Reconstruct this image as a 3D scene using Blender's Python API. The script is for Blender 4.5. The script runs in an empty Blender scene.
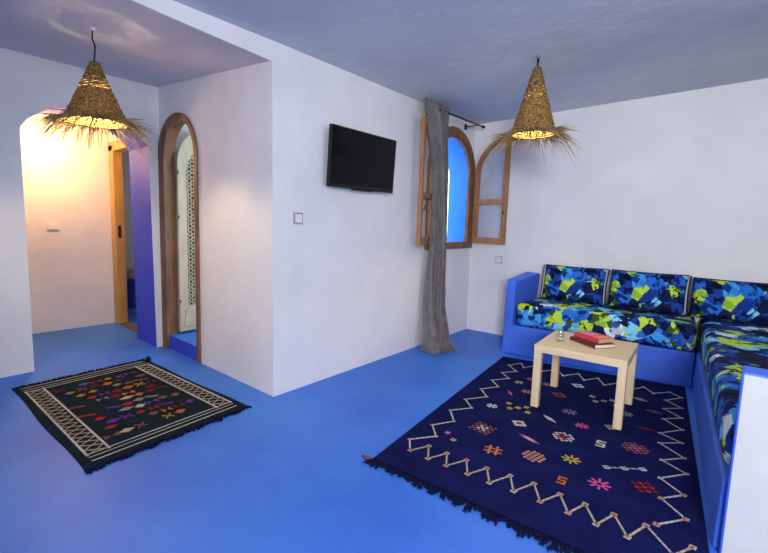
import bpy, bmesh, math, random
from mathutils import Vector, Matrix
random.seed(7)
SC = bpy.context.scene
COL = SC.collection
PI = math.pi

# ------------------------------------------------------------------ helpers
def tag(o, label=None, cat=None, group=None, kind=None):
    if label: o['label'] = label
    if cat: o['category'] = cat
    if group: o['group'] = group
    if kind: o['kind'] = kind
    return o

def empty(name, loc, rz=0.0):
    o = bpy.data.objects.new(name, None)
    COL.objects.link(o)
    o.empty_display_size = .1
    o.location = loc
    o.rotation_euler = (0, 0, rz)
    return o

class MB:
    """collects shapes in a bmesh; build() links them as one mesh object"""
    def __init__(s):
        s.bm = bmesh.new()
    def face(s, pts, mi=0):
        vs = [s.bm.verts.new(p) for p in pts]
        f = s.bm.faces.new(vs); f.material_index = mi
        return f
    def hexa(s, b, t, mi=0, bev=0.0, seg=2):
        """b, t: four bottom points and four top points (ccw)"""
        bm = bmesh.new()
        v = [bm.verts.new(p) for p in list(b) + list(t)]
        for q in ((3,2,1,0),(4,5,6,7),(0,1,5,4),(1,2,6,5),(2,3,7,6),(3,0,4,7)):
            bm.faces.new([v[i] for i in q])
        bmesh.ops.recalc_face_normals(bm, faces=bm.faces)
        if bev > 0:
            bmesh.ops.bevel(bm, geom=list(bm.edges), offset=bev, segments=seg, affect='EDGES', profile=.5)
        for f in bm.faces: f.material_index = mi
        s.merge(bm)
    def box(s, x0, x1, y0, y1, z0, z1, mi=0, bev=0.0, seg=2):
        s.hexa([(x0,y0,z0),(x1,y0,z0),(x1,y1,z0),(x0,y1,z0)],
               [(x0,y0,z1),(x1,y0,z1),(x1,y1,z1),(x0,y1,z1)], mi, bev, seg)
    def merge(s, bm, M=None):
        if M is not None: bmesh.ops.transform(bm, matrix=M, verts=bm.verts)
        off = {}
        for v in bm.verts: off[v] = s.bm.verts.new(v.co)
        for f in bm.faces:
            try:
                n = s.bm.faces.new([off[v] for v in f.verts]); n.material_index = f.material_index; n.smooth = f.smooth
            except ValueError: pass
        bm.free()
    def tube(s, pts, r, n=8, mi=0, cap=True, smooth=True):
        pts = [Vector(p) for p in pts]
        rs = r if isinstance(r, (list, tuple)) else [r]*len(pts)
        rings = []; prev = None
        for i, p in enumerate(pts):
            d = (pts[min(i+1, len(pts)-1)] - pts[max(i-1, 0)]).normalized()
            a = Vector((0,0,1)) if abs(d.z) < .95 else Vector((1,0,0))
            if prev is not None: a = prev
            u = d.cross(a).normalized(); w = u.cross(d).normalized(); prev = w
            rings.append([s.bm.verts.new(p + (u*math.cos(2*PI*k/n) + w*math.sin(2*PI*k/n))*rs[i]) for k in range(n)])
        for i in range(len(rings)-1):
            for k in range(n):
                f = s.bm.faces.new((rings[i][k], rings[i][(k+1)%n], rings[i+1][(k+1)%n], rings[i+1][k]))
                f.material_index = mi; f.smooth = smooth
        if cap:
            for rg, rev in ((rings[0], True), (rings[-1], False)):
                f = s.bm.faces.new(rg[::-1] if rev else rg); f.material_index = mi
    def lathe(s, prof, n=32, c=(0,0,0), mi=0, smooth=True, cap=False):
        rings = []
        for r, z in prof:
            rings.append([s.bm.verts.new((c[0]+r*math.cos(2*PI*k/n), c[1]+r*math.sin(2*PI*k/n), c[2]+z)) for k in range(n)])
        for i in range(len(rings)-1):
            for k in range(n):
                f = s.bm.faces.new((rings[i][k], rings[i][(k+1)%n], rings[i+1][(k+1)%n], rings[i+1][k]))
                f.material_index = mi; f.smooth = smooth
        if cap:
            s.bm.faces.new(rings[0][::-1]).material_index = mi
            s.bm.faces.new(rings[-1]).material_index = mi
    def ring(s, c, R, r, n=28, m=6, mi=0, jit=0.0):
        rows = []
        for i in range(n):
            a = 2*PI*i/n
            rr = R + random.uniform(-jit, jit); dz = random.uniform(-jit, jit)
            rows.append([s.bm.verts.new((c[0]+(rr+r*math.cos(b))*math.cos(a), c[1]+(rr+r*math.cos(b))*math.sin(a), c[2]+dz+r*math.sin(b)))
                         for b in [2*PI*k/m for k in range(m)]])
        for i in range(n):
            for k in range(m):
                f = s.bm.faces.new((rows[i][k], rows[(i+1)%n][k], rows[(i+1)%n][(k+1)%m], rows[i][(k+1)%m]))
                f.smooth = True; f.material_index = mi
    def prism(s, poly, mp, t0, t1, mi=0, side=None, back=None):
        """poly (a,b) outline, mp(a,b,t)->xyz; side(a,b)->material index of a side face"""
        A = [s.bm.verts.new(mp(a, b, t0)) for a, b in poly]
        B = [s.bm.verts.new(mp(a, b, t1)) for a, b in poly]
        f = s.bm.faces.new(A); f.material_index = mi
        f = s.bm.faces.new(B[::-1]); f.material_index = mi if back is None else back
        n = len(poly)
        for i in range(n):
            j = (i+1) % n
            f = s.bm.faces.new((A[i], B[i], B[j], A[j]))
            f.material_index = side((poly[i][0]+poly[j][0])/2, (poly[i][1]+poly[j][1])/2) if side else mi
        return s
    def build(s, name, mats, parent=None, recalc=True, bevel=0, subsurf=0, smooth=False):
        if recalc: bmesh.ops.recalc_face_normals(s.bm, faces=s.bm.faces)
        me = bpy.data.meshes.new(name)
        s.bm.to_mesh(me); s.bm.free()
        for m in (mats if isinstance(mats, (list, tuple)) else [mats]): me.materials.append(m)
        if smooth:
            for p in me.polygons: p.use_smooth = True
        o = bpy.data.objects.new(name, me)
        COL.objects.link(o)
        if parent is not None: o.parent = parent
        if bevel:
            b = o.modifiers.new('bevel', 'BEVEL'); b.width = bevel; b.segments = 2; b.limit_method = 'ANGLE'
        if subsurf:
            b = o.modifiers.new('sub', 'SUBSURF'); b.levels = subsurf; b.render_levels = subsurf
        return o

def struct(o):
    o['kind'] = 'structure'; return o

# ------------------------------------------------------------------ materials
def newmat(name, rough=.6, metal=0.0, spec=.5):
    m = bpy.data.materials.new(name); m.use_nodes = True
    nt = m.node_tree; b = nt.nodes['Principled BSDF']
    b.inputs['Roughness'].default_value = rough
    b.inputs['Metallic'].default_value = metal
    b.inputs['Specular IOR Level'].default_value = spec
    return m, nt, b
def N(nt, t, **kw):
    n = nt.nodes.new(t)
    for k, v in kw.items():
        if k in n.inputs: n.inputs[k].default_value = v
        else: setattr(n, k, v)
    return n
def ramp(nt, stops, const=False):
    r = nt.nodes.new('ShaderNodeValToRGB'); e = r.color_ramp.elements
    if const: r.color_ramp.interpolation = 'CONSTANT'
    while len(e) > 1: e.remove(e[-1])
    e[0].position = stops[0][0]; e[0].color = (*stops[0][1], 1)
    for p, c in stops[1:]:
        x = e.new(p); x.color = (*c, 1)
    return r
def coords(nt, scale=(1,1,1), rot=(0,0,0)):
    t = nt.nodes.new('ShaderNodeTexCoord'); m = nt.nodes.new('ShaderNodeMapping')
    m.inputs['Scale'].default_value = scale; m.inputs['Rotation'].default_value = rot
    nt.links.new(t.outputs['Object'], m.inputs['Vector'])
    return m.outputs['Vector']
def bump(nt, b, height, strength=.3, dist=.01):
    bp = nt.nodes.new('ShaderNodeBump'); bp.inputs['Strength'].default_value = strength
    bp.inputs['Distance'].default_value = dist
    nt.links.new(height, bp.inputs['Height']); nt.links.new(bp.outputs['Normal'], b.inputs['Normal'])
def plaster(name, c0, c1, rough=.8, scale=1.2, bs=.35, spec=.3):
    m, nt, b = newmat(name, rough, spec=spec)
    v = coords(nt)
    n = N(nt, 'ShaderNodeTexNoise', Scale=scale, Detail=5.0, Roughness=.6); nt.links.new(v, n.inputs['Vector'])
    r = ramp(nt, [(.35, c0), (.65, c1)]); nt.links.new(n.outputs['Fac'], r.inputs['Fac'])
    nt.links.new(r.outputs['Color'], b.inputs['Base Color'])
    n2 = N(nt, 'ShaderNodeTexNoise', Scale=5.0, Detail=7.0, Roughness=.62); nt.links.new(v, n2.inputs['Vector'])
    bump(nt, b, n2.outputs['Fac'], bs, .03)
    return m
def plain(name, c, rough=.5, metal=0.0, spec=.5):
    m, nt, b = newmat(name, rough, metal, spec); b.inputs['Base Color'].default_value = (*c, 1); return m
def wood(name, c0, c1, scale=(3, 3, 30), rough=.5, rot=(0,0,0)):
    m, nt, b = newmat(name, rough)
    v = coords(nt, scale, rot)
    n = N(nt, 'ShaderNodeTexNoise', Scale=1.6, Detail=5.0, Roughness=.6, Distortion=.6); nt.links.new(v, n.inputs['Vector'])
    r = ramp(nt, [(.3, c0), (.7, c1)]); nt.links.new(n.outputs['Fac'], r.inputs['Fac'])
    nt.links.new(r.outputs['Color'], b.inputs['Base Color'])
    bump(nt, b, n.outputs['Fac'], .15, .003)
    return m
def glow(name, c, s):
    m = bpy.data.materials.new(name); m.use_nodes = True; nt = m.node_tree; nt.nodes.clear()
    e = N(nt, 'ShaderNodeEmission'); e.inputs['Color'].default_value = (*c, 1); e.inputs['Strength'].default_value = s
    o = nt.nodes.new('ShaderNodeOutputMaterial'); nt.links.new(e.outputs[0], o.inputs[0]); return m

def fabric():
    m, nt, b = newmat('shard print fabric', .85, spec=.15)
    v = coords(nt)
    def offs(src, scale, amt):
        v2 = N(nt, 'ShaderNodeTexVoronoi', Scale=scale); nt.links.new(src, v2.inputs['Vector'])
        sub = N(nt, 'ShaderNodeVectorMath', operation='SUBTRACT'); sub.inputs[1].default_value = (.5, .5, .5)
        nt.links.new(v2.outputs['Color'], sub.inputs[0])
        sc = N(nt, 'ShaderNodeVectorMath', operation='SCALE'); sc.inputs['Scale'].default_value = amt
        nt.links.new(sub.outputs[0], sc.inputs[0])
        add = N(nt, 'ShaderNodeVectorMath', operation='ADD'); nt.links.new(v, add.inputs[0]); nt.links.new(sc.outputs[0], add.inputs[1])
        return add.outputs[0]
    q = offs(v, 11.0, .075)
    v1 = N(nt, 'ShaderNodeTexVoronoi', Scale=9.0); nt.links.new(q, v1.inputs['Vector'])
    sp = nt.nodes.new('ShaderNodeSeparateColor'); nt.links.new(v1.outputs['Color'], sp.inputs[0])
    r = ramp(nt, [(0, (.005,.015,.08)), (.14, (.012,.05,.30)), (.28, (.02,.15,.60)), (.44, (.05,.32,.78)),
                  (.56, (.22,.62,.86)), (.65, (.44,.66,.06)), (.80, (.02,.10,.46)), (.86, (.70,.84,.87)), (.91, (.004,.012,.06))], True)
    nt.links.new(sp.outputs[0], r.inputs['Fac'])
    # smaller overprinted shards, darker ink
    v3 = N(nt, 'ShaderNodeTexVoronoi', Scale=21.0); nt.links.new(offs(v, 15.0, .04), v3.inputs['Vector'])
    s3 = nt.nodes.new('ShaderNodeSeparateColor'); nt.links.new(v3.outputs['Color'], s3.inputs[0])
    r2 = ramp(nt, [(0, (1,1,1)), (.45, (.60,.66,.74)), (.60, (1.0,1.0,1.0)), (.74, (.08,.12,.26))], True)
    nt.links.new(s3.outputs[1], r2.inputs['Fac'])
    mx = N(nt, 'ShaderNodeMix', data_type='RGBA', blend_type='MULTIPLY'); mx.inputs[0].default_value = 1
    nt.links.new(r.outputs[0], mx.inputs[6]); nt.links.new(r2.outputs[0], mx.inputs[7])
    nt.links.new(mx.outputs[2], b.inputs['Base Color'])
    n2 = N(nt, 'ShaderNodeTexNoise', Scale=9.0, Detail=3.0); nt.links.new(v, n2.inputs['Vector'])
    bump(nt, b, n2.outputs['Fac'], .3, .02)
    return m

def rugcloth(name, c0, c1, scale=160.0):
    m, nt, b = newmat(name, .95, spec=.08)
    v = coords(nt)
    n = N(nt, 'ShaderNodeTexNoise', Scale=scale, Detail=2.0); nt.links.new(v, n.inputs['Vector'])
    n3 = N(nt, 'ShaderNodeTexNoise', Scale=7.0, Detail=3.0); nt.links.new(v, n3.inputs['Vector'])
    mx = N(nt, 'ShaderNodeMath', operation='ADD'); nt.links.new(n.outputs['Fac'], mx.inputs[0]); nt.links.new(n3.outputs['Fac'], mx.inputs[1])
    r = ramp(nt, [(.35, c0), (.65, c1)])
    mh = N(nt, 'ShaderNodeMath', operation='MULTIPLY'); mh.inputs[1].default_value = .5
    nt.links.new(mx.outputs[0], mh.inputs[0]); nt.links.new(mh.outputs[0], r.inputs['Fac'])
    nt.links.new(r.outputs['Color'], b.inputs['Base Color'])
    bump(nt, b, n.outputs['Fac'], .4, .004)
    return m

M_WALL = plaster('white plaster', (.68,.68,.71), (.76,.76,.78), bs=.30)
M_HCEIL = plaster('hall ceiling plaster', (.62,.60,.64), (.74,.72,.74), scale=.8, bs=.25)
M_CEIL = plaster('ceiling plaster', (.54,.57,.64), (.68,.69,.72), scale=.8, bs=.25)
M_FLOOR = plaster('blue painted floor', (.026,.135,.62), (.045,.215,.76), rough=.5, scale=1.0, bs=.06, spec=.45)
_b = M_FLOOR.node_tree.nodes['Principled BSDF']; _b.inputs['Coat Weight'].default_value = .0; _b.inputs['Coat Roughness'].default_value = .42
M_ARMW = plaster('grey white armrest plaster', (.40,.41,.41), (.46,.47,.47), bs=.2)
M_BLUE = plaster('royal blue paint', (.03,.06,.60), (.045,.085,.68), rough=.6, scale=2.0, bs=.2)
M_BENCH = plaster('bright blue bench paint', (.04,.12,.66), (.06,.17,.76), rough=.55, scale=2.0, bs=.2)
M_WBLUE = plaster('azure window paint', (.02,.20,.85), (.03,.26,.92), rough=.6, scale=2.0, bs=.1)
M_FAB = fabric()
M_SEAM = plain('beige seam tape', (.42,.36,.33), .8)
M_NAVYF = plain('navy seam cloth', (.006,.01,.05), .9)
M_PINE = wood('orange pine', (.26,.11,.045), (.42,.20,.09), (8, 8, 2))
M_FRAME = wood('brown stained wood', (.10,.045,.02), (.26,.125,.055), (9, 9, 2), .6)
M_DOORW = wood('pale limed wood', (.42,.36,.25), (.62,.54,.40), (6, 6, 1.5), .6)
M_GOLD = wood('golden varnished wood', (.40,.22,.06), (.60,.36,.12), (8, 8, 1.5), .45)
M_BIRCH = wood('birch veneer', (.62,.47,.29), (.74,.59,.40), (2, 22, 22), .4)
M_BIRCHV = wood('birch veneer legs', (.62,.47,.29), (.74,.59,.40), (22, 22, 2), .4)
M_BLACK = plain('black plastic', (.006,.006,.007), .4, 0, .3)
M_SCREEN = plain('black screen', (.003,.003,.004), .14, 0, .12)
M_METAL = plain('dark metal', (.03,.03,.035), .4, .8)
M_CHROME = plain('grey metal', (.35,.36,.38), .3, .9)
M_PLAST = plain('white switch plastic', (.72,.72,.72), .4)
M_GREYP = plain('grey switch frame', (.30,.30,.34), .5)
M_RUG = rugcloth('navy wool', (.003,.004,.045), (.006,.010,.085))
M_KIL = rugcloth('dark green black wool', (.004,.010,.016), (.008,.022,.032))
M_FRINGE = rugcloth('dark fringe wool', (.003,.004,.022), (.006,.008,.045))
M_LATSHADE = plain('painted lattice shade', (.03,.028,.03), .8)
WOOL = {}
def wool(k):
    pal = dict(white=(.72,.72,.70), cream=(.60,.52,.38), pink=(.75,.13,.38), peach=(.72,.33,.25), red=(.45,.03,.04), orange=(.70,.17,.03),
               yellow=(.62,.50,.08), green=(.10,.35,.25), purple=(.16,.04,.42), blue=(.05,.20,.55), brown=(.28,.10,.09),
               mauve=(.42,.22,.45), dred=(.22,.02,.03), gold=(.55,.33,.04), lblue=(.35,.50,.68), grey=(.28,.30,.36))
    if k not in WOOL: WOOL[k] = rugcloth(k + ' wool', tuple(c*.55 for c in pal[k]), tuple(c*.75 for c in pal[k]), 220.0)
    return WOOL[k]

def curtain_mat():
    m, nt, b = newmat('grey satin curtain', .5, spec=.35)
    v = coords(nt, (1,1,1))
    n = N(nt, 'ShaderNodeTexNoise', Scale=14.0, Detail=4.0); nt.links.new(v, n.inputs['Vector'])
    r = ramp(nt, [(.3, (.10,.09,.10)), (.7, (.17,.155,.165))]); nt.links.new(n.outputs['Fac'], r.inputs['Fac'])
    nt.links.new(r.outputs[0], b.inputs['Base Color'])
    b.inputs['Sheen Weight'].default_value = .4
    bump(nt, b, n.outputs['Fac'], .2, .01)
    return m
M_CURT = curtain_mat()

def straw_mat(c=((.09,.055,.02), (.23,.145,.05), (.46,.32,.12))):
    m, nt, b = newmat('palm straw', .8, spec=.2)
    v = coords(nt, (1, 1, 1))
    n = N(nt, 'ShaderNodeTexNoise', Scale=70.0, Detail=3.0); nt.links.new(v, n.inputs['Vector'])
    r = ramp(nt, [(.3, c[0]), (.5, c[1]), (.72, c[2])]); nt.links.new(n.outputs['Fac'], r.inputs['Fac'])
    nt.links.new(r.outputs[0], b.inputs['Base Color'])
    tr = N(nt, 'ShaderNodeBsdfTranslucent'); nt.links.new(r.outputs[0], tr.inputs['Color'])
    mx = N(nt, 'ShaderNodeMixShader'); mx.inputs[0].default_value = .22
    out = nt.nodes['Material Output']
    nt.links.new(b.outputs[0], mx.inputs[1]); nt.links.new(tr.outputs[0], mx.inputs[2]); nt.links.new(mx.outputs[0], out.inputs[0])
    bump(nt, b, n.outputs['Fac'], .8, .01)
    return m
M_STRAW = straw_mat()
M_FRST = straw_mat(((.20,.13,.05), (.44,.31,.12), (.72,.56,.26)))
M_BULB = glow('warm bulb', (1.0, .62, .22), 14.0)
M_BULB2 = glow('warm bulb bright', (1.0, .72, .34), 40.0)
def glass_mat():
    m, nt, b = newmat('clear glass', .02)
    b.inputs['Transmission Weight'].default_value = 1.0; b.inputs['IOR'].default_value = 1.45
    b.inputs['Base Color'].default_value = (.93,.95,.95,1)
    return m
M_GLASS = glass_mat()
def pane_mat():
    m = bpy.data.materials.new('thin window glass'); m.use_nodes = True; nt = m.node_tree; nt.nodes.clear()
    t = N(nt, 'ShaderNodeBsdfTransparent'); t.inputs[0].default_value = (.93,.95,.97,1)
    g = N(nt, 'ShaderNodeBsdfGlossy', Roughness=.03)
    mx = N(nt, 'ShaderNodeMixShader'); mx.inputs[0].default_value = .06
    o = nt.nodes.new('ShaderNodeOutputMaterial')
    nt.links.new(t.outputs[0], mx.inputs[1]); nt.links.new(g.outputs[0], mx.inputs[2]); nt.links.new(mx.outputs[0], o.inputs[0])
    return m
M_PANE = pane_mat()

# ------------------------------------------------------------------ camera
F_, YAW, PIT, ROL, HC, CX, CY = 433.9656, .7281821, .1125185, .0268794, 1.237991, 362.5732, 272.2933
cy_, sy_, cp_, sp_ = math.cos(YAW), math.sin(YAW), math.cos(PIT), math.sin(PIT)
Fv = Vector((-sy_*cp_, cy_*cp_, -sp_)); R0 = Vector((cy_, sy_, 0)); U0 = R0.cross(Fv)
Rv = math.cos(ROL)*R0 + math.sin(ROL)*U0; Uv = -math.sin(ROL)*R0 + math.cos(ROL)*U0
cam = bpy.data.cameras.new('camera'); co = bpy.data.objects.new('camera', cam); COL.objects.link(co)
Mx = Matrix((Rv, Uv, -Fv)).transposed().to_4x4(); Mx.translation = (0, 0, HC)
co.matrix_world = Mx
cam.sensor_width = 36; cam.lens = 36*F_/768
cam.shift_x = (384-CX)/768; cam.shift_y = -(276.5-CY)/768
cam.clip_start = .02
SC.camera = co

# ------------------------------------------------------------------ room shell
# floor (one slab)
f = MB(); f.box(-8.6, 4.0, -3.2, 6.2, -.12, 0.0)
struct(f.build('floor', M_FLOOR))

TW = -2.45     # wall with the television (nearly x = const)
def tvx(y, z):  # slight lean of the rough wall
    return -2.418 - .0207*(y-1.8) - .0125*z
def tvmap(y, z, t): return (tvx(y, z) - t, y, z)
WY0, WY1, WZ0, WSP, WR = 3.78, 4.58, 1.05, 1.80, .40     # window opening
def arch_pts(c, half, spring, rise, z0, n=24, rev=False, power=1.0):
    pts = [(c-half, z0)]
    for i in range(n+1):
        a = PI - PI*i/n
        pts.append((c + half*math.cos(a), spring + rise*math.sin(a)**power))
    pts.append((c+half, z0))
    return pts[::-1] if rev else pts
CEZ = 2.414
# television wall with arched window hole (keyhole outline)
hole = arch_pts(4.18, .40, 1.80, .40, 1.05)          # left bottom .. right bottom
poly = [(1.80, 0.0), (4.18, 0.0), (4.18, 1.05)] + [(3.78, 1.05)] + hole[1:-1] + [(4.58, 1.05), (4.18, 1.0499), (4.1801, 0.0), (4.90, 0), (4.90, 2.62), (1.80, 2.62)]
def tvside(a, b): return 1 if (3.7 < a < 4.66 and .9 < b < 2.3) else 0
w = MB(); w.prism(poly, tvmap, 0.0, .25, 0, tvside)
struct(w.build('wall_left', [M_WALL, M_WBLUE], bevel=0))
# drop beam over the opening to the hall: same plane, hall ceiling at its foot
w = MB()
ys = [-3.2, -1.6, -.4, .94, 1.30, 1.801]; zb = [2.35, 2.35, 2.345, 2.328, 2.305, 2.277]
for i in range(5):
    a, b = ys[i], ys[i+1]
    w.hexa([(-2.45, a, zb[i]), (-2.45, b, zb[i+1]), (-2.47, b, zb[i+1]), (-2.47, a, zb[i])],
           [(-2.45, a, 2.62), (-2.45, b, 2.62), (-2.47, b, 2.62), (-2.47, a, 2.62)])
struct(w.build('trim_1', M_WALL))
# back wall, slightly skew
def bky(x): return 4.70 + .052*(x+2.49)
w = MB()
w.hexa([(-2.72, bky(-2.72), 0), (1.2, bky(1.2), 0), (1.2, bky(1.2)+.2, 0), (-2.72, bky(-2.72)+.2, 0)],
       [(-2.72, bky(-2.72)+.015, 2.7), (1.2, bky(1.2)+.015, 2.7), (1.2, bky(1.2)+.2, 2.7), (-2.72, bky(-2.72)+.2, 2.7)])
struct(w.build('wall_back', M_WALL))
# right wall behind the right part of the sofa
w = MB(); w.box(.80, .98, 2.08, 4.95, 0, 2.7)
struct(w.build('wall_right', M_WALL))
w = MB(); w.box(.98, 2.60, 2.08, 2.26, 0, 2.7); w.box(.80, .981, 2.081, 2.26, 0, 2.7)
struct(w.build('wall_right_return', M_WALL))
w = MB()
w.box(2.42, 2.60, -1.78, -.75, 0, 2.7); w.box(2.42, 2.60, 1.35, 2.08, 0, 2.7); w.box(2.42, 2.60, -.75, 1.35, 0, .85); w.box(2.42, 2.60, -.75, 1.35, 2.25, 2.7)
struct(w.build('wall_right_near', M_WALL))
w = MB(); w.box(-5.66, 2.60, -1.78, -1.60, 0, 2.7)
struct(w.build('wall_rear', M_WALL))
# main ceiling (slightly rising toward the right)
w = MB()
def cz(x, y): return 2.405 + .030*(x+2.45)
g = 8
for i in range(g):
    for j in range(g):
        x0 = -2.60 + 6.6*i/g; x1 = -2.60 + 6.6*(i+1)/g; y0 = -3.2 + 8.3*j/g; y1 = -3.2 + 8.3*(j+1)/g
        w.face([(x0,y0,cz(x0,y0)), (x0,y1,cz(x0,y1)), (x1,y1,cz(x1,y1)), (x1,y0,cz(x1,y0))])
        w.face([(x0,y0,2.75), (x1,y0,2.75), (x1,y1,2.75), (x0,y1,2.75)])
bmesh.ops.remove_doubles(w.bm, verts=w.bm.verts, dist=1e-4)
struct(w.build('ceiling', M_CEIL))
# hall ceiling
w = MB()
def hz(x): return 2.305 + (-2.45-x)*.066
for i in range(5):
    a, b = ys[i], ys[i+1]+(.15 if i == 4 else 0)
    w.hexa([(-4.30,a,hz(-4.3)), (-2.469,a,zb[i]), (-2.469,b,zb[i+1]), (-4.30,b,hz(-4.3))],
           [(-4.30,a,2.6), (-2.469,a,2.6), (-2.469,b,2.6), (-4.30,b,2.6)])
struct(w.build('ceiling_hall', M_HCEIL))

# wall with the arched wooden door (y = 1.80, slightly uneven)
def w2map(x, z, t): return (x, 1.80 + t, z)
DC, DH = -3.813, .335
dp = arch_pts(DC, DH, 1.73, .37, 0.0, power=.92)
poly = [(-4.30, 0), (-4.16, 0)] + dp[1:-1] 
poly = [(-4.30, 0)] + dp + [(-2.668, 0), (-2.6986, 2.45), (-4.30, 2.55)]
w = MB(); w.prism(poly, w2map, 0.0, .09, 0)
struct(w.build('wall_hall', M_WALL))

# far hall wall with the segmental arch to the corridor
def fwx(y): return -4.13 - .03*(y/1.8)
def fwmap(y, z, t): return (fwx(y) - t*(.46), y, z)
AY0, AY1 = .765, 1.70
ap = [(AY0, 0), (AY0+.0, 1.88)]
for i in range(1, 20):
    a = i/20; y = AY0 + (AY1-AY0)*a
    ap.append((y, 1.88 + .25*math.sin(PI*a)**.72))
ap += [(AY1-.0, 1.88), (AY1+.025, 0)]
poly = [(-3.2, 0)] + ap + [(1.80, 0), (1.80, 2.60), (-3.2, 2.60)]
def fwside(a, b): return 1 if (.7 < a < 1.75 and b < 2.3) else 0
w = MB()
w.prism(poly, fwmap, 0.0, 1.0, 0, fwside)
struct(w.build('wall_far', [M_WALL, M_BLUE]))

# corridor beyond the arch
w = MB(); w.box(-5.66, -5.485, -1.6, 1.84, 0, 2.5)
struct(w.build('wall_corridor', M_WALL))
w = MB(); w.box(-5.66, -4.55, -1.7, -1.6, 0, 2.5)
struct(w.build('wall_corridor_end', M_WALL))
w = MB(); w.box(-5.66, -4.5, -1.7, 1.92, 2.36, 2.5)
struct(w.build('ceiling_corridor', M_CEIL))
# side wall of the corridor with the washroom doorway
poly = [(-5.66, 0), (-5.42, 0), (-5.42, 2.02), (-4.72, 2.02), (-4.72, 0), (-4.58, 0), (-4.58, 2.5), (-5.66, 2.5)]
w = MB(); w.prism(poly, lambda x, z, t: (x, 1.84+t, z), 0, .06, 0)
struct(w.build('wall_doorway', M_WALL))
# washroom
w = MB(); w.box(-6.62, -6.45, 1.6, 4.2, 0, 2.5); struct(w.build('wall_washroom_left', M_WALL))
w = MB(); w.box(-6.62, -5.655, 1.6, 1.84, 0, 2.5); struct(w.build('wall_washroom_near', M_WALL))
w = MB(); w.box(-6.62, -4.32, 4.1, 4.25, 0, 2.5); struct(w.build('wall_washroom_back', M_WALL))
w = MB(); w.box(-6.62, -4.32, 1.7, 4.2, 2.42, 2.55); struct(w.build('ceiling_washroom', M_CEIL))
# small room behind the arched wooden door
w = MB(); w.box(-4.32, -4.20, 1.89, 4.2, 0, 2.5); struct(w.build('wall_bedroom_left', M_WALL))
w = MB(); w.box(-4.32, -2.70, 4.05, 4.2, 0, 2.5); struct(w.build('wall_bedroom_back', M_WALL))
w = MB(); w.box(-4.32, -2.67, 1.89, 4.2, 2.42, 2.55); struct(w.build('ceiling_bedroom', M_CEIL))
w = MB(); w.box(-4.19, -2.74, 1.891, 4.04, 0.0, .13, 0); 
w.box(DC-DH+.003, DC+DH-.003, 1.802, 1.891, 0.0, .13, 0)
o = w.build('floor_bedroom', [M_FLOOR, M_BLUE])
for p in o.data.polygons:
    if abs(p.normal.y) > .5: p.material_index = 1
struct(o)

# ------------------------------------------------------------------ arched wooden door
d = empty('door_1', (0, 0, 0)); struct(d)
def band(mb, inner, outer_, mp, t0, t1, mi=0):
    n = len(inner)
    for i in range(n-1):
        a, b, c, e = inner[i], inner[i+1], outer_[i+1], outer_[i]
        P = [mp(*q, t0) for q in (a, b, c, e)] + [mp(*q, t1) for q in (a, b, c, e)]
        v = [mb.bm.verts.new(p) for p in P]
        for q in ((0,1,2,3),(7,6,5,4),(0,4,5,1),(2,6,7,3)):
            mb.bm.faces.new([v[k] for k in q]).material_index = mi
        if i == 0: mb.bm.faces.new([v[k] for k in (3,7,4,0)]).material_index = mi
        if i == n-2: mb.bm.faces.new([v[k] for k in (1,5,6,2)]).material_index = mi
fi = arch_pts(-3.768, .280, 1.74, .335, .13, power=.92); fo = arch_pts(DC, .372, 1.73, .41, 0.0, power=.92)
fo2 = [(x, z) for x, z in fo]; fi2 = [(fi[0][0], 0.0)] + fi[1:-1] + [(fi[-1][0], 0.0)]
w = MB(); band(w, fi2, fo2, w2map, -.018, .0); fm = arch_pts(DC, DH-.002, 1.73, .368, 0.0, power=.92)
band(w, [(fi[0][0], .131)]+fi[1:-1]+[(fi[-1][0], .131)], [(fm[0][0], .131)]+fm[1:-1]+[(fm[-1][0], .131)], w2map, 0.0, .085)
w.build('door_frame', M_FRAME, d)
# leaf, swung open into the bedroom along the left wall
LX = -4.045
def leafmap(y, z, t): return (LX + t - .06*(y-1.88), y, z)
LC, LH = 2.165, .275
lo = arch_pts(LC, LH, 1.72, .34, .155, power=.9)
li = arch_pts(LC, LH-.085, 1.64, .25, .40, power=.9)
w = MB(); band(w, li, lo, leafmap, 0.0, .04)
w.prism([(lo[0][0], .155), (lo[-1][0], .155), (li[-1][0], .4001), (li[0][0], .4001)], leafmap, 0, .04)
w.prism([(LC-.24, .20), (LC+.24, .20), (LC+.21, .36), (LC-.21, .36)], leafmap, .04, .05)
leaf = w.build('door_leaf', M_DOORW, d)
w = MB(); w.prism(li, leafmap, .008, .016); w.build('lattice_shade', M_LATSHADE, leaf)  # dark sheet painted as the shade seen through the piercings
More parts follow.
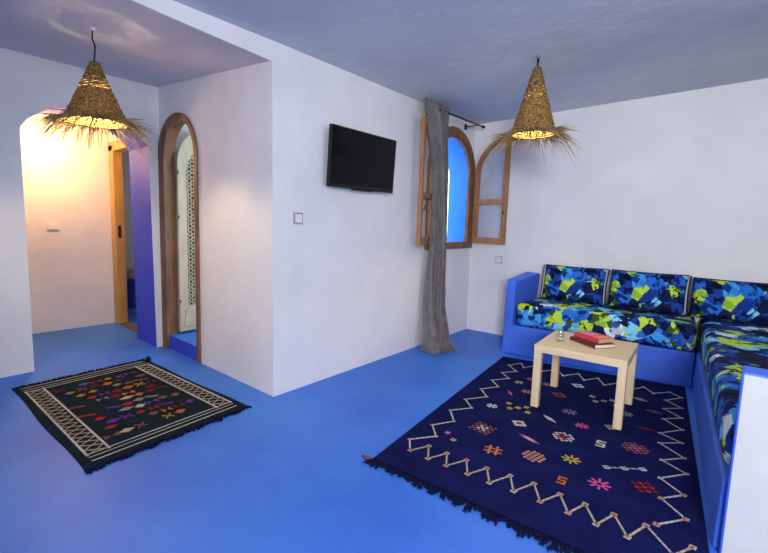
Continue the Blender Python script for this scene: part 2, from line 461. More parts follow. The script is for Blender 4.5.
# pierced star lattice
w = MB()
def inside(y, z):
    if abs(y-LC) > LH-.085 or z < .40: return False
    if z < 1.64: return True
    u = (y-LC)/(LH-.085)
    return z < 1.64 + .25*(max(0, 1-u*u))**.45
pit = .062
def bar(p, q, wd=.0048):
    m_ = ((p[0]+q[0])/2, (p[1]+q[1])/2)
    if not (inside(*p) or inside(*q)) or not inside(*m_): return
    dy, dz = q[0]-p[0], q[1]-p[1]; L = math.hypot(dy, dz); ny, nz = -dz/L*wd, dy/L*wd
    P = [(p[0]+ny, p[1]+nz), (q[0]+ny, q[1]+nz), (q[0]-ny, q[1]-nz), (p[0]-ny, p[1]-nz)]
    w.prism(P, leafmap, .016, .034)
rows_n = int(1.6/(pit*.866))+2
for r_ in range(rows_n):
    for c_ in range(-4, 5):
        cyy = LC + c_*pit + (pit/2 if r_ % 2 else 0); czz = .36 + r_*pit*.866
        for k in range(6):
            a = PI/6 + k*PI/3; b2 = a + PI/3
            p = (cyy + pit*.36*math.cos(a), czz + pit*.36*math.sin(a)); q = (cyy + pit*.36*math.cos(b2), czz + pit*.36*math.sin(b2))
            bar(p, q)
            am = k*PI/3
            if k < 3:
                bar((cyy + pit*.31*math.cos(am), czz + pit*.31*math.sin(am)), (cyy + pit*.69*math.cos(am), czz + pit*.69*math.sin(am)))
w.build('lattice', M_DOORW, leaf)
w = MB()
for z in (.45, 1.25, 1.66): w.tube([(LX+.043, 1.893, z-.015), (LX+.043, 1.893, z+.015)], .006, 8)
w.build('hinge', M_METAL, leaf)

# ------------------------------------------------------------------ washroom doorway frame
d = empty('door_2', (0, 0, 0)); struct(d)
w = MB()
for x0, x1 in ((-5.483, -5.36), (-4.78, -4.66)): w.box(x0, x1, 1.80, 1.905, 0, 2.03, 0, .006)
w.box(-5.483, -4.66, 1.80, 1.905, 1.96, 2.06, 0, .006)
fr = w.build('door_frame', M_GOLD, d)
w = MB(); w.box(-5.361, -5.355, 1.83, 1.86, 1.0, 1.14); w.build('strike_plate', M_METAL, fr)
w = MB(); w.box(-5.36, -4.78, 1.81, 1.90, 0, .012, 0, .003); w.build('threshold', M_FRAME, fr)

# ------------------------------------------------------------------ window
win = empty('window_1', (0, 0, 0)); struct(win)
wi = arch_pts(4.18, .395, 1.80, .395, 1.055); wo = arch_pts(4.18, .475, 1.80, .48, 1.0)
w = MB()
def wmap(y, z, t): return (-2.478 - t, y, z)
band(w, wi, wo, wmap, -.03, .0)
band(w, [(y, z) for y, z in arch_pts(4.18, .372, 1.80, .372, 1.055)], wi, wmap, -.022, .012)
w.box(-2.535, -2.440, 3.70, 4.66, .985, 1.058, 0, .006)
w.build('window_frame', M_FRAME, win)
def shutter(hy, ang, sgn):
    """half arch leaf: hinge at wall, s runs from hinge (0) to meeting stile (.39)"""
    Wd = .40; z0, sp_, rr = 1.045, 1.80, .42
    ca, sa = math.cos(ang), math.sin(ang)
    def mp(s_, z, t): return (-2.435 + ca*s_ - sa*t, hy + sa*s_ + ca*t, z)
    rt = empty('window_shutter', (0, 0, 0)); rt.parent = win
    def top(s_, off):
        u = min(1, max(0, (Wd - s_)/(Wd-off)))
        return sp_ + (rr-off)*math.sqrt(max(0, 1-u*u))
    T = .018
    w = MB(); n = 18
    st = .052
    # outer outline / inner outline
    so = [(i/n*Wd) for i in range(n+1)]
    O_ = [(0, z0)] + [(Wd - Wd*math.cos(PI/2*i/n), sp_ + rr*math.sin(PI/2*i/n)) for i in range(n+1)] + [(Wd, z0)]
    iw = Wd - st
    I_ = [(st, z0+.07)] + [(iw - (iw-st)*math.cos(PI/2*i/n), sp_ + (rr-st)*math.sin(PI/2*i/n)) for i in range(n+1)] + [(iw, z0+.07)]
    band(w, I_, O_, mp, -T, T)
    w.prism([(0, z0), (Wd, z0), (iw, z0+.0701), (st, z0+.0701)], mp, -T, T)
    w.prism([(st-.002, 1.49), (iw+.002, 1.49), (iw+.002, 1.545), (st-.002, 1.545)], mp, -T*.9, T*.9)
    fr_ = w.build('shutter_frame', M_PINE, rt)
    w = MB(); w.prism([(st-.004, z0+.066)] + [(a, b+.003) for a, b in I_[1:-1]] + [(iw+.004, z0+.066)], mp, -.0015, .0015)
    w.build('pane', M_PANE, rt)
    w = MB(); t_ = .026*sgn
    w.tube([mp(Wd-.025, 1.38, T*sgn), mp(Wd-.025, 1.38, T*sgn+t_), mp(Wd-.025, 1.42, T*sgn+t_)], .006, 8)
    w.build('latch', M_METAL, rt)
    w = MB()
    for z in (1.16, 1.68): w.tube([(-2.440, hy, z-.03), (-2.440, hy, z+.03)], .008, 8)
    w.build('hinge', M_METAL, rt)
shutter(4.640, math.radians(-1.5), -1)
shutter(3.735, math.radians(-72), 1)
# outside: whitewashed wall across the alley
w = MB(); w.box(-4.0, -3.9, 3.2, 9.0, -.2, 5.0)
# ------------------------------------------------------------------ curtain and rod
r = empty('curtain_rod', (-2.33, 4.0, 2.33)); tag(r, 'thin black curtain rod running above the arched window', 'curtain rod')
w = MB(); w.tube([(0, -.38, 0), (0, .54, 0)], .009, 10); w.build('rod', M_BLACK, r)
w = MB(); w.lathe([(.0, -.02), (.013, -.018), (.017, 0), (.013, .018), (0, .02)], 12)
bmesh.ops.rotate(w.bm, verts=w.bm.verts, matrix=Matrix.Rotation(PI/2, 3, 'X')); bmesh.ops.translate(w.bm, verts=w.bm.verts, vec=(0, .555, 0))
w.build('finial', M_BLACK, r)
for y in (.44, -.32):
    w = MB(); w.tube([(0, y, 0), (-.155, y, 0)], .006, 8); w.box(-.16, -.146, y-.02, y+.02, -.03, .03, 0, .003)
    w.build('bracket', M_BLACK, r)

def interp(tb, z):
    for (z0, *a), (z1, *b) in zip(tb, tb[1:]):
        if z0 <= z <= z1:
            k = (z-z0)/(z1-z0); k = k*k*(3-2*k); return [p + (q-p)*k for p, q in zip(a, b)]
    return list(tb[-1][1:]) if z > tb[-1][0] else list(tb[0][1:])
# z, yL, yR, x centre, fold depth
ct = [(0.0, 3.47, 3.80, -2.16, .13), (.10, 3.48, 3.83, -2.24, .07), (.45, 3.55, 3.90, -2.33, .05), (1.09, 3.59, 3.87, -2.33, .045),
      (1.7, 3.60, 3.84, -2.33, .042), (2.2, 3.47, 3.82, -2.33, .04), (2.375, 3.38, 3.82, -2.33, .035)]
w = MB(); nz_, ny_ = 60, 120; grid = []
for i in range(nz_+1):
    z = 2.375*(i/nz_)**1.2 + .006
    yl, yr, xc, fd = interp(ct, z); row = []
    for j in range(ny_+1):
        s_ = j/ny_; ph = s_*5*2*PI
        a = math.sin(ph + .5*math.sin(3*z + s_*5)); b = math.sin(ph*2.3 + 2*z)
        x = xc + fd*(a*.8 + .2*b) - (.14*(1-s_)*max(0, 1-z/.12) if z < .12 else 0)*.6
        y = yl + (yr-yl)*s_ + .012*math.cos(ph)
        row.append(w.bm.verts.new((x, y, z)))
    grid.append(row)
for i in range(nz_):
    for j in range(ny_):
        fc = w.bm.faces.new((grid[i][j], grid[i][j+1], grid[i+1][j+1], grid[i+1][j])); fc.smooth = True
o = w.build('curtain', M_CURT); sm = o.modifiers.new('s', 'SOLIDIFY'); sm.thickness = .003
tag(o, 'long grey satin curtain gathered at the left of the window, pooling on the blue floor', 'curtain')

# ------------------------------------------------------------------ television
t = empty('television', (-2.345, 2.63, 1.725), 0.0); t.rotation_euler = (0, math.radians(3.0), math.radians(1.0))
tag(t, 'black flat-screen television mounted on the white wall', 'television')
w = MB(); w.box(-.035, 0, -.39, .39, -.222, .222, 0, .006); w.build('tv_casing', M_BLACK, t)
w = MB(); w.box(0, .002, -.378, .378, -.196, .212); w.build('screen', M_SCREEN, t)
w = MB(); w.box(-.028, -.004, -.12, .12, -.232, -.222, 0, .002); w.build('speaker_bar', M_BLACK, t)
w = MB(); w.box(-.075, -.035, -.12, .12, -.12, .12, 0, .006); w.box(-.093, -.075, -.05, .05, -.14, .14); w.build('wall_bracket', M_METAL, t)

# ------------------------------------------------------------------ switches
def switch(name, loc, rz, label, cat, inner=True, wd=.042, ht=.042, fr_=None):
    r = empty(name, loc, rz); tag(r, label, cat)
    w = MB(); w.box(-wd, wd, -.010, 0, -ht, ht, 0, .004); w.build('faceplate', fr_ or M_GREYP, r)
    w = MB(); w.box(-wd*.72, wd*.72, -.015, -.010, -ht*.72, ht*.72, 0, .002); w.build('rocker' if inner else 'socket_face', M_PLAST, r)
    if not inner:
        w = MB()
        for x in (-.01, .01): w.tube([(x, -.0155, 0), (x, -.0149, 0)], .003, 8)
        w.build('hole', M_BLACK, r)
    return r
switch('light_switch', (tvx(2.02, 1.26)+.001, 2.02, 1.26), PI/2, 'square light switch on the white wall below and left of the television', 'light switch')
switch('light_switch', (-5.484, 1.243, 1.112), PI/2, 'wide white switch on the warm-lit corridor wall behind the arch', 'light switch', wd=.055, ht=.035, fr_=M_PLAST)
switch('wall_socket', (-2.13, bky(-2.13)-.0, .866), 0, 'small white socket on the back wall beneath the open right window shutter', 'socket', inner=False, fr_=plain('light grey plastic', (.42,.42,.45), .5))

# ------------------------------------------------------------------ masonry bench (sofa base)
# frame of the L: origin at the inner corner, u to the left along the back part, v toward the camera along the right part
AN = math.radians(6.7)
OX, OY = -.25, 4.262
def L(a, b, z=0.0):   # a: along +x-ish, b: along +y-ish
    return (OX + a*math.cos(AN) - b*math.sin(AN), OY + a*math.sin(AN) + b*math.cos(AN), z)
def lbox(mb, a0, a1, b0, b1, z0, z1, mi=0, bev=0):
    mb.hexa([L(a0,b0,z0), L(a1,b0,z0), L(a1,b1,z0), L(a0,b1,z0)], [L(a0,b0,z1), L(a1,b0,z1), L(a1,b1,z1), L(a0,b1,z1)], mi, bev, 3)
bench = empty('masonry_bench', (OX, OY, 0)); tag(bench, 'blue painted L-shaped masonry bench carrying the patterned mattresses', 'bench')
def pbuild(mb, name, mat, root, **kw):
    o = mb.build(name, mat, None, **kw); o.parent = root; o.matrix_parent_inverse = Matrix.Translation(-root.location); return o
w = MB()
# back seat base, reaching the wall
w.hexa([L(-1.50,0), L(.02,0), (.0, bky(0)-.002, 0), (-1.80, bky(-1.80)-.002, 0)],
       [L(-1.50,0,.285), L(.02,0,.285), (.0, bky(0)-.002, .285), (-1.80, bky(-1.80)-.002, .285)], 0, .01)
w.hexa([(.0,2.15,0), (.79,2.15,0), (.79,4.80,0), (-.25,4.80,0)], [(.0,2.15,.285), (.79,2.15,.285), (.79,4.80,.285), (-.25,4.80,.285)])
w2 = MB()
w2.hexa([(-.005,2.12,0), (.79,2.12,0), (.79,bky(.79)-.003,0), (-.31,bky(-.31)-.003,0)], [(.002,2.12,.285), (.79,2.12,.285), (.79,bky(.79)-.003,.285), (-.303,bky(-.31)-.003,.285)], 0, .012)
w.bm.free(); w = MB()
w.hexa([L(-1.50,0), L(.0,0), (-.31, bky(-.31)-.002, 0), (-1.80, bky(-1.80)-.002, 0)],
       [L(-1.50,0,.285), L(.0,0,.285), (-.31, bky(-.31)-.002, .285), (-1.80, bky(-1.80)-.002, .285)], 0, .008)
w.merge(w2.bm)
pbuild(w, 'seat_base', M_BENCH, bench)
w = MB(); w.hexa([L(-1.52,-.006), L(-1.43,-.006), (-1.70, bky(-1.70)-.002, 0), (-1.835, bky(-1.835)-.002, 0)],
       [L(-1.505,-.0,.735), L(-1.425,0,.72), (-1.66, bky(-1.66)-.002, .755), (-1.81, bky(-1.81)-.002, .765)], 0, .015, 3)
pbuild(w, 'armrest', M_BENCH, bench)
w = MB(); w.box(.018, .795, 2.08, 2.20, 0, .735, 0, .008, 2)
o = pbuild(w, 'armrest', [M_BENCH, M_ARMW], bench)
# white front face of the near armrest inside a painted blue edge
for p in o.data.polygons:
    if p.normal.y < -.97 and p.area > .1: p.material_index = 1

def cushion_mesh(W_, H_, T_, nx=26, ny=18, seed=0, pinch=.55, wob=.006):
    """pillow in local xz, thickness along y; bottom at z=0"""
    rnd = random.Random(seed); bm = bmesh.new(); G = {}
    ph = [rnd.uniform(0, 6.28) for _ in range(8)]
    for sd in (1, -1):
        for i in range(nx+1):
            for j in range(ny+1):
                u = 2*i/nx-1; v = 2*j/ny-1
                edge = (1-abs(u)**3.2)*(1-abs(v)**3.2)
                th = T_/2*max(0, edge)**pinch
                th += wob*edge*(math.sin(5*u+ph[0])*math.sin(4*v+ph[1]) + .6*math.sin(9*u+ph[2]+3*v))
                x = u*W_/2*(1-.035*(1-v*v)*0 - .02*math.cos(v*PI/2)*abs(u)); z = H_/2 + v*H_/2*(1-.03*math.cos(u*PI/2)*1.2*(1 if v > 0 else .3))
                if (i in (0, nx) or j in (0, ny)):
                    if sd == -1: G[(sd,i,j)] = G[(1,i,j)]; continue
                    th = 0
                G[(sd,i,j)] = bm.verts.new((x, sd*th, z))
    for sd in (1, -1):
        for i in range(nx):
            for j in range(ny):
                q = [G[(sd,i,j)], G[(sd,i+1,j)], G[(sd,i+1,j+1)], G[(sd,i,j+1)]]
                fc = bm.faces.new(q if sd == -1 else q[::-1]); fc.smooth = True
    return bm

def cushion(loc, rz, W_, H_, T_, tilt, label, seed, seams=(-1, 1)):
    r = empty('back_cushion', loc, rz); tag(r, label, 'cushion', 'patterned back cushions on the L-shaped bench')
    w = MB(); bm = cushion_mesh(W_, H_, T_, seed=seed)
    R_ = Matrix.Rotation(tilt, 4, 'X')
    w.merge(bm, R_); o = w.build('cushion_cover', M_FAB, r)
    # each cushion is cut from another place of the print
    for v in o.data.vertices: v.co = v.co
    for sg in seams:
        w = MB(); pts = []
        for j in range(13):
            v = -1+2*j/12
            x = sg*W_/2*(1-.02*math.cos(v*PI/2)) ; z = H_/2+v*H_/2*.97
            pts.append(R_ @ Vector((x+sg*.002, -.014-.016*(1-v*v), z)))
        w.tube(pts, [.006]*13, 8, 0)
        w.build('piping', M_SEAM, r)
        w = MB(); w.tube([p + Vector((sg*.008, .010, 0)) for p in pts], [.010]*13, 8, 0)
        w.build('side_gusset', M_NAVYF, r)
    w = MB(); pts = [R_ @ Vector((-W_/2+W_*k/12, 0, H_*(1-.015*1.2*math.sin(PI*k/12)))) for k in range(13)]
    w.tube(pts, .006, 6); w.build('top_piping', M_NAVYF, r)
    return r

# mattresses: rounded slabs
def slab(name, corners, z0, z1, rad, label, seed):
    rnd = random.Random(seed); ph = [rnd.uniform(0, 6.28) for _ in range(6)]
    cx_ = sum(c[0] for c in corners)/4; cy2 = sum(c[1] for c in corners)/4
    r = MB(); nx, ny = 40, 40
    c0, c1, c2, c3 = [Vector((c[0], c[1], 0)) for c in corners]
    top = {}; prof = 6
    def P(u, v): return (c0*(1-u)*(1-v) + c1*u*(1-v) + c2*u*v + c3*(1-u)*v)
    W1 = (c1-c0).length; W2 = (c3-c0).length
    # build as subdivided box with superellipse rounding
    bm = bmesh.new(); vs = {}
    nz = 8
    def vert(i, j, k):
        key = (i, j, k)
        if key in vs: return vs[key]
        u, v, s_ = i/nx, j/ny, k/nz
        # distances to edge
        du = min(u, 1-u)*W1; dv = min(v, 1-v)*W2; h = z1-z0; dz = min(s_, 1-s_)*h
        p = P(u, v); z = z0 + h*s_
        # round: push toward inside
        cpt = Vector((p.x, p.y, z))
        inner = P(min(max(u, rad/W1), 1-rad/W1), min(max(v, rad/W2), 1-rad/W2)); iz = min(max(z, z0+rad), z1-rad)
        iv = Vector((inner.x, inner.y, iz)); dlt = cpt-iv
        if dlt.length > 1e-6:
            m_ = max(abs(dlt.x), abs(dlt.y), abs(dlt.z), 1e-9)
            cpt = iv + dlt*min(1, rad/dlt.length)
        if k == nz: cpt.z += .006*math.sin(9*u*W1+ph[0])*math.sin(7*v*W2+ph[1]) 
        vs[key] = bm.verts.new(cpt); return vs[key]
    def q(a, b, c, d_):
        f_ = bm.faces.new((a, b, c, d_)); f_.smooth = True
    for i in range(nx):
        for j in range(ny):
            q(vert(i,j,nz), vert(i+1,j,nz), vert(i+1,j+1,nz), vert(i,j+1,nz))
            q(vert(i,j,0), vert(i,j+1,0), vert(i+1,j+1,0), vert(i+1,j,0))
        for k in range(nz):
            q(vert(i,0,k), vert(i+1,0,k), vert(i+1,0,k+1), vert(i,0,k+1)); q(vert(i,ny,k), vert(i,ny,k+1), vert(i+1,ny,k+1), vert(i+1,ny,k))
    for j in range(ny):
        for k in range(nz):
            q(vert(0,j,k), vert(0,j,k+1), vert(0,j+1,k+1), vert(0,j+1,k)); q(vert(nx,j,k), vert(nx,j+1,k), vert(nx,j+1,k+1), vert(nx,j,k+1))
    r.merge(bm)
    o = r.build(name, M_FAB)
    tag(o, label, 'mattress')
    return o
slab('seat_mattress', [L(-1.415,-.012), L(-.004,-.012), (-.315, bky(-.3)-.012), (-1.63, bky(-1.63)-.012)], .287, .515, .055,
     'long seat mattress in blue and lime shard print along the back wall', 3)
slab('seat_mattress', [(-.006,2.212), (.775,2.212), (.775,bky(.3)-.012), (-.300,bky(-.3)-.012)], .287, .515, .055,
     'foreshortened seat mattress on the right arm of the bench beside the white-fronted armrest', 4)
cushion((-1.280, 4.555, .526), math.radians(2), .57, .345, .15, math.radians(-12), 'patterned back cushion at the left end, next to the blue armrest', 11)
cushion((-.668, 4.58, .526), math.radians(2), .59, .345, .15, math.radians(-12), 'middle patterned back cushion against the back wall', 12, (1,))
cushion((-.030, 4.61, .522), math.radians(2), .63, .335, .15, math.radians(-12), 'patterned back cushion in the corner, right of the middle one', 13, ())
cushion((.56, 4.05, .530), math.radians(-88), .56, .345, .17, math.radians(-20), 'patterned cushion leaning on the right side wall, cut off by the right frame edge', 14)

# ------------------------------------------------------------------ coffee table
ta = .0658
tb = empty('coffee_table', (-1.039, 2.948, 0), ta); tag(tb, 'small square birch coffee table standing on the navy rug', 'table')
w = MB(); w.box(0, .55, 0, .545, .40, .45, 0, .002, 1); w.build('tabletop', M_BIRCH, tb)
for x in (0, .5):
    for y in (0, .495):
        w = MB(); w.box(x+.001, x+.049, y+.001, y+.049, .010, .40, 0, .002, 1); w.build('leg', M_BIRCHV, tb)

# glass jar
j = empty('glass_jar', (-.945, 3.18, .45)); tag(j, 'small clear glass jar on the left of the coffee table', 'jar')
w = MB(); w.lathe([(0, 0), (.022, 0), (.027, .004), (.029, .025), (.026, .045), (.024, .052), (.028, .072), (.0265, .073), (.0225, .052), (.0245, .044), (.027, .025), (.025, .007), (0, .006)], 28)
w.build('jar_body', M_PANE, j)
w = MB(); w.lathe([(0, .008), (.023, .008), (.0245, .022), (0, .022)], 20); w.build('candle_wax', plain('pale wax', (.62,.58,.48), .6), j)
w = MB(); w.tube([(.018, -.0235, .034), (.014, -.027, .034)], .005, 8); w.build('sticker_dot', plain('dark blue dot', (.02,.04,.15), .5), j)

# books
def book(loc, rz, Lx, Wy, H_, cov, label, page=(.66,.60,.46)):
    r = empty('book', loc, rz); tag(r, label, 'book', 'books on the coffee table')
    cm = plaster('book cover', tuple(c*.8 for c in cov), cov, .45, 20, .05)
    w = MB(); t_ = .0025
    w.box(0, Lx, 0, Wy, 0, t_, 0, .0008, 1); w.box(0, Lx, 0, Wy, H_-t_, H_, 0, .0008, 1)
    w.box(0, Lx, 0, t_, 0, H_, 0, .0008, 1)
    w.build('cover', cm, r)
    pm, nt, b = newmat('book pages', .8); b.inputs['Base Color'].default_value = (*page, 1)
    v = coords(nt, (1, 1, 500)); n = N(nt, 'ShaderNodeTexNoise', Scale=1.5); nt.links.new(v, n.inputs['Vector']); bump(nt, b, n.outputs['Fac'], .4, .001)
    w = MB(); w.box(.003, Lx-.003, t_+.0005, Wy-.004, t_, H_-t_); w.build('pages', pm, r)
    return r
bA = math.atan2(3.122-3.257, -.694+.897)
book((-.905, 3.262, .45), bA, .235, .165, .026, (.10,.03,.025), 'dark brown hardback book, the lower one under the red book')
b2 = book((-.885, 3.285, .476), bA+.10, .205, .145, .030, (.62,.05,.09), 'red-covered book lying on top of the brown book', (.52,.36,.20))
w = MB(); w.box(.02, .12, .035, .11, .030, .0304); w.build('cover_patch', plain('pink cover art', (.62,.22,.42), .5), b2)
w = MB(); w.box(.135, .195, .02, .125, .030, .0304); w.build('cover_patch', plain('orange cover art', (.75,.25,.12), .5), b2)

# ------------------------------------------------------------------ navy rug
MATS = [M_RUG]; IDX = {}
def mi(k, mats=MATS, idx=IDX):
    if k not in idx: mats.append(wool(k)); idx[k] = len(mats)-1
    return idx[k]
P0, P1, P2, P3 = (-1.382,1.664), (-1.673,3.931), (-.289,4.235), (.034,1.745)
rug = empty('navy_rug', (-.85, 2.9, 0)); tag(rug, 'large navy wool rug with white zigzag border and scattered embroidered motifs', 'rug')
w = MB(); RT = .007
def bil(p, s_, t_): return tuple(p[0][k]*(1-s_)*(1-t_) + p[1][k]*(1-s_)*t_ + p[2][k]*s_*t_ + p[3][k]*s_*(1-t_) for k in (0, 1))
w.hexa([(*P0,0), (*P3,0), (*P2,0), (*P1,0)], [(*P0,RT), (*P3,RT), (*P2,RT), (*P1,RT)], 0, .002, 1)
def flat(pts, k, z=RT):
    idx = mi(k)
    n = len(pts); A = [w.bm.verts.new((x, y, z+.0016)) for x, y in pts]; B = [w.bm.verts.new((x, y, z-.001)) for x, y in pts]
    w.bm.faces.new(A).material_index = idx
    for i in range(n): w.bm.faces.new((A[i], A[(i+1)%n], B[(i+1)%n], B[i])).material_index = idx
def stroke(pts, wd, k):
    for (x0, y0), (x1, y1) in zip(pts, pts[1:]):
        dx, dy = x1-x0, y1-y0; l = math.hypot(dx, dy)
        if l < 1e-5: continue
        nx, ny = -dy/l*wd/2, dx/l*wd/2
        # thin stitched line, with small breaks
        n = max(1, int(l/.03)); 
        for i in range(n):
            a, b = i/n, (i+.86)/n
            flat([(x0+dx*a+nx, y0+dy*a+ny), (x0+dx*b+nx, y0+dy*b+ny), (x0+dx*b-nx, y0+dy*b-ny), (x0+dx*a-nx, y0+dy*a-ny)], k)
RA = math.radians(-7)
MS = .68
def loc2(cx_, cy_2, a=RA):
    ca, sa = math.cos(a)*MS, math.sin(a)*MS
    return lambda x, y: (cx_ + ca*x - sa*y, cy_2 + sa*x + ca*y)
def rect(T_, x0, x1, y0, y1, k): flat([T_(x0,y0), T_(x1,y0), T_(x1,y1), T_(x0,y1)], k)
def sq(cx_, cy_2, s_, k='cream', k2=None):
    T_ = loc2(cx_, cy_2); b = s_*.30
    rect(T_, -s_/2, s_/2, -s_/2, -s_/2+b, k); rect(T_, -s_/2, s_/2, s_/2-b, s_/2, k)
    rect(T_, -s_/2, -s_/2+b, -s_/2+b, s_/2-b, k); rect(T_, s_/2-b, s_/2, -s_/2+b, s_/2-b, k)
    if k2: rect(T_, -s_*.15, s_*.15, -s_*.15, s_*.15, k2)
near = [(-1.288,1.876),(-1.24,1.988),(-1.171,1.874),(-1.126,1.993),(-1.065,1.882),(-1.016,2.006),(-.948,1.891),(-.902,2.01),(-.835,1.899),(-.787,2.03),(-.723,1.916),(-.676,2.047),(-.603,1.926),(-.555,2.047),(-.485,1.932),(-.448,2.051),(-.375,1.937),(-.335,2.063),(-.262,1.943),(-.219,2.08),(-.110,1.955),(-.06,2.06)]
right = [(-.364,4.0),(-.282,3.929),(-.361,3.784),(-.259,3.695),(-.348,3.591),(-.239,3.494),(-.325,3.387),(-.214,3.283),(-.31,3.13),(-.195,3.072),(-.291,2.978),(-.165,2.87),(-.252,2.758),(-.136,2.687),(-.231,2.545),(-.127,2.454),(-.201,2.349),(-.099,2.249),(-.187,2.118)]
# right band: horizontal stitch then diagonal
left = [(-1.288,1.876),(-1.362,1.974),(-1.273,2.114),(-1.367,2.222),(-1.298,2.364),(-1.4,2.49),(-1.316,2.631),(-1.419,2.732),(-1.33,2.888),(-1.431,2.998),(-1.358,3.139),(-1.458,3.239),(-1.377,3.38),(-1.478,3.475),(-1.403,3.598),(-1.519,3.709),(-1.464,3.848)]
far = [(-1.464,3.848),(-1.397,3.746),(-1.34,3.90),(-1.24,3.775),(-1.17,3.905),(-1.077,3.783),(-1.0,3.93),(-.92,3.80),(-.849,3.93),(-.77,3.80),(-.684,3.956),(-.598,3.83),(-.53,3.98),(-.45,3.88),(-.364,4.0)]
stroke(near, .009, 'cream'); stroke(right, .009, 'white'); stroke(left, .009, 'white'); stroke(far, .009, 'white')
for x, y in near: sq(x, y, .036, 'peach' if random.random() < .35 else 'cream', 'brown' if random.random() < .4 else None)
for i, (x, y) in enumerate(right): sq(x, y, .030 if y > 2.5 else .036, 'white' if y > 2.5 else 'peach')
for x, y in left[1:]: sq(x, y, .028, 'cream')
for x, y in far: sq(x, y, .034, 'white')
def hashm(cx_, cy_2, s_, k, k2=None):
    T_ = loc2(cx_, cy_2, RA+.4); t_ = s_*.13
    for o_ in (-s_*.2, s_*.2):
        rect(T_, -s_/2, s_/2, o_-t_/2, o_+t_/2, k)
        for a, b in ((-s_/2, -s_*.27), (-s_*.13, s_*.13), (s_*.27, s_/2)): rect(T_, o_-t_/2, o_+t_/2, a, b, k2 or k)
def checker(cx_, cy_2, s_, k, k2, n=5, dia=False, rot=None):
    T_ = loc2(cx_, cy_2, RA if rot is None else rot); c = s_/n
    for i in range(n):
        for q_ in range(n):
            if (i+q_) % 2: continue
            u, v = i-(n-1)/2, q_-(n-1)/2
            if dia and abs(u)+abs(v) > (n)/2+.6: continue
            kk = k2 if max(abs(u), abs(v)) <= n/5 else k
            rect(T_, (u-.46)*c, (u+.46)*c, (v-.46)*c, (v+.46)*c, kk)
def diamond(cx_, cy_2, wx, wy, k, k2=None, rot=RA):
    T_ = loc2(cx_, cy_2, rot)
    if k2:
        for sx, sy in ((1,1),(1,-1),(-1,1),(-1,-1)):
            flat([T_(sx*wx/2,0), T_(0,sy*wy/2), T_(0,sy*wy/4), T_(sx*wx/4,0)], k)
        flat([T_(-wx*.22,0), T_(0,-wy*.22), T_(wx*.22,0), T_(0,wy*.22)], k2)
    else: flat([T_(-wx/2,0), T_(0,-wy/2), T_(wx/2,0), T_(0,wy/2)], k)
def star(cx_, cy_2, s_, k):
    T_ = loc2(cx_, cy_2, RA+.3)
    for a in (0, PI/4, PI/2, 3*PI/4):
        ca, sa = math.cos(a), math.sin(a); t_ = s_*.055
        for sg in (1, -1):
            flat([T_(sg*s_*.12*ca - t_*sa, sg*s_*.12*sa + t_*ca), T_(sg*s_/2*ca - t_*sa, sg*s_/2*sa + t_*ca), T_(sg*s_/2*ca + t_*sa, sg*s_/2*sa - t_*ca), T_(sg*s_*.12*ca + t_*sa, sg*s_*.12*sa - t_*ca)], k)
def ess(cx_, cy_2, s_, k):
    T_ = loc2(cx_, cy_2, RA+.2); t_ = s_*.17
    for y in (-s_/2, 0, s_/2): rect(T_, -s_*.35, s_*.35, y-t_/2, y+t_/2, k)
    rect(T_, -s_*.35, -s_*.35+t_, t_/2, s_/2-t_/2, k); rect(T_, s_*.35-t_, s_*.35, -s_/2+t_/2, -t_/2, k)
def boxes(cx_, cy_2, s_, k, n=5):
    for dx, dy in ((0,0),(-.7,.25),(.7,-.25),(-.35,-.45),(.35,.45))[:n]: sq(cx_+dx*s_, cy_2+dy*s_, s_*.42, k)
def lens(cx_, cy_2, l, wd, k, rot): diamond(cx_, cy_2, l, wd, k, None, rot)
hashm(-1.23, 2.763, .10, 'white'); boxes(-1.088, 2.863, .11, 'yellow'); lens(-1.237, 3.08, .17, .035, 'pink', -.9)
hashm(-1.161, 3.20, .10, 'peach'); diamond(-.988, 2.633, .15, .14, 'white', 'red'); lens(-.872, 2.843, .18, .05, 'white', -.55)
checker(-1.124, 2.409, .19, 'brown', 'white', 7); 
for q_ in (-.025, 0, .025): lens(-.864+q_, 2.476, .15, .02, 'pink' if q_ else 'white', -.5)
sq(-1.247, 2.202, .042, 'pink', 'cream'); sq(-1.178, 2.149, .042, 'peach')
hashm(-.96, 2.204, .14, 'orange', 'peach'); checker(-.771, 2.299, .17, 'peach', 'peach', 7, True, RA+.7)
checker(-.727, 2.65, .17, 'white', 'red', 7, True); star(-.688, 2.887, .12, 'pink'); ess(-.541, 2.716, .10, 'white')
checker(-.384, 2.802, .19, 'brown', 'pink', 7, True); star(-.613, 2.411, .14, 'yellow'); ess(-.586, 2.171, .085, 'orange')
star(-.442, 2.269, .15, 'pink'); checker(-.274, 2.395, .17, 'dred', 'red', 5, True)
stroke([(-.454,2.462), (-.31,2.576)], .008, 'lblue')
for x, y in ((-.454,2.462), (-.383,2.516), (-.31,2.576)): diamond(x, y, .06, .06, 'white', 'green')
checker(-.545, 2.999, .12, 'cream', 'cream', 5, True); lens(-.382, 3.133, .17, .07, 'dred', .1)
star(-.811, 3.052, .14, 'mauve'); boxes(-.689, 3.434, .12, 'cream'); diamond(-.917, 3.624, .15, .14, 'white', 'blue')
diamond(-.962, 3.313, .17, .15, 'brown', 'dred'); star(-.525, 3.297, .13, 'grey'); lens(-.391, 3.479, .15, .06, 'brown', .2)
hashm(-1.281, 3.352, .09, 'cream'); star(-1.24, 3.50, .11, 'pink'); diamond(-.509, 3.664, .17, .08, 'grey'); star(-1.10, 3.47, .11, 'mauve')
o = w.build('pile', MATS, None); o.parent = rug; o.matrix_parent_inverse = Matrix.Translation(-rug.location)
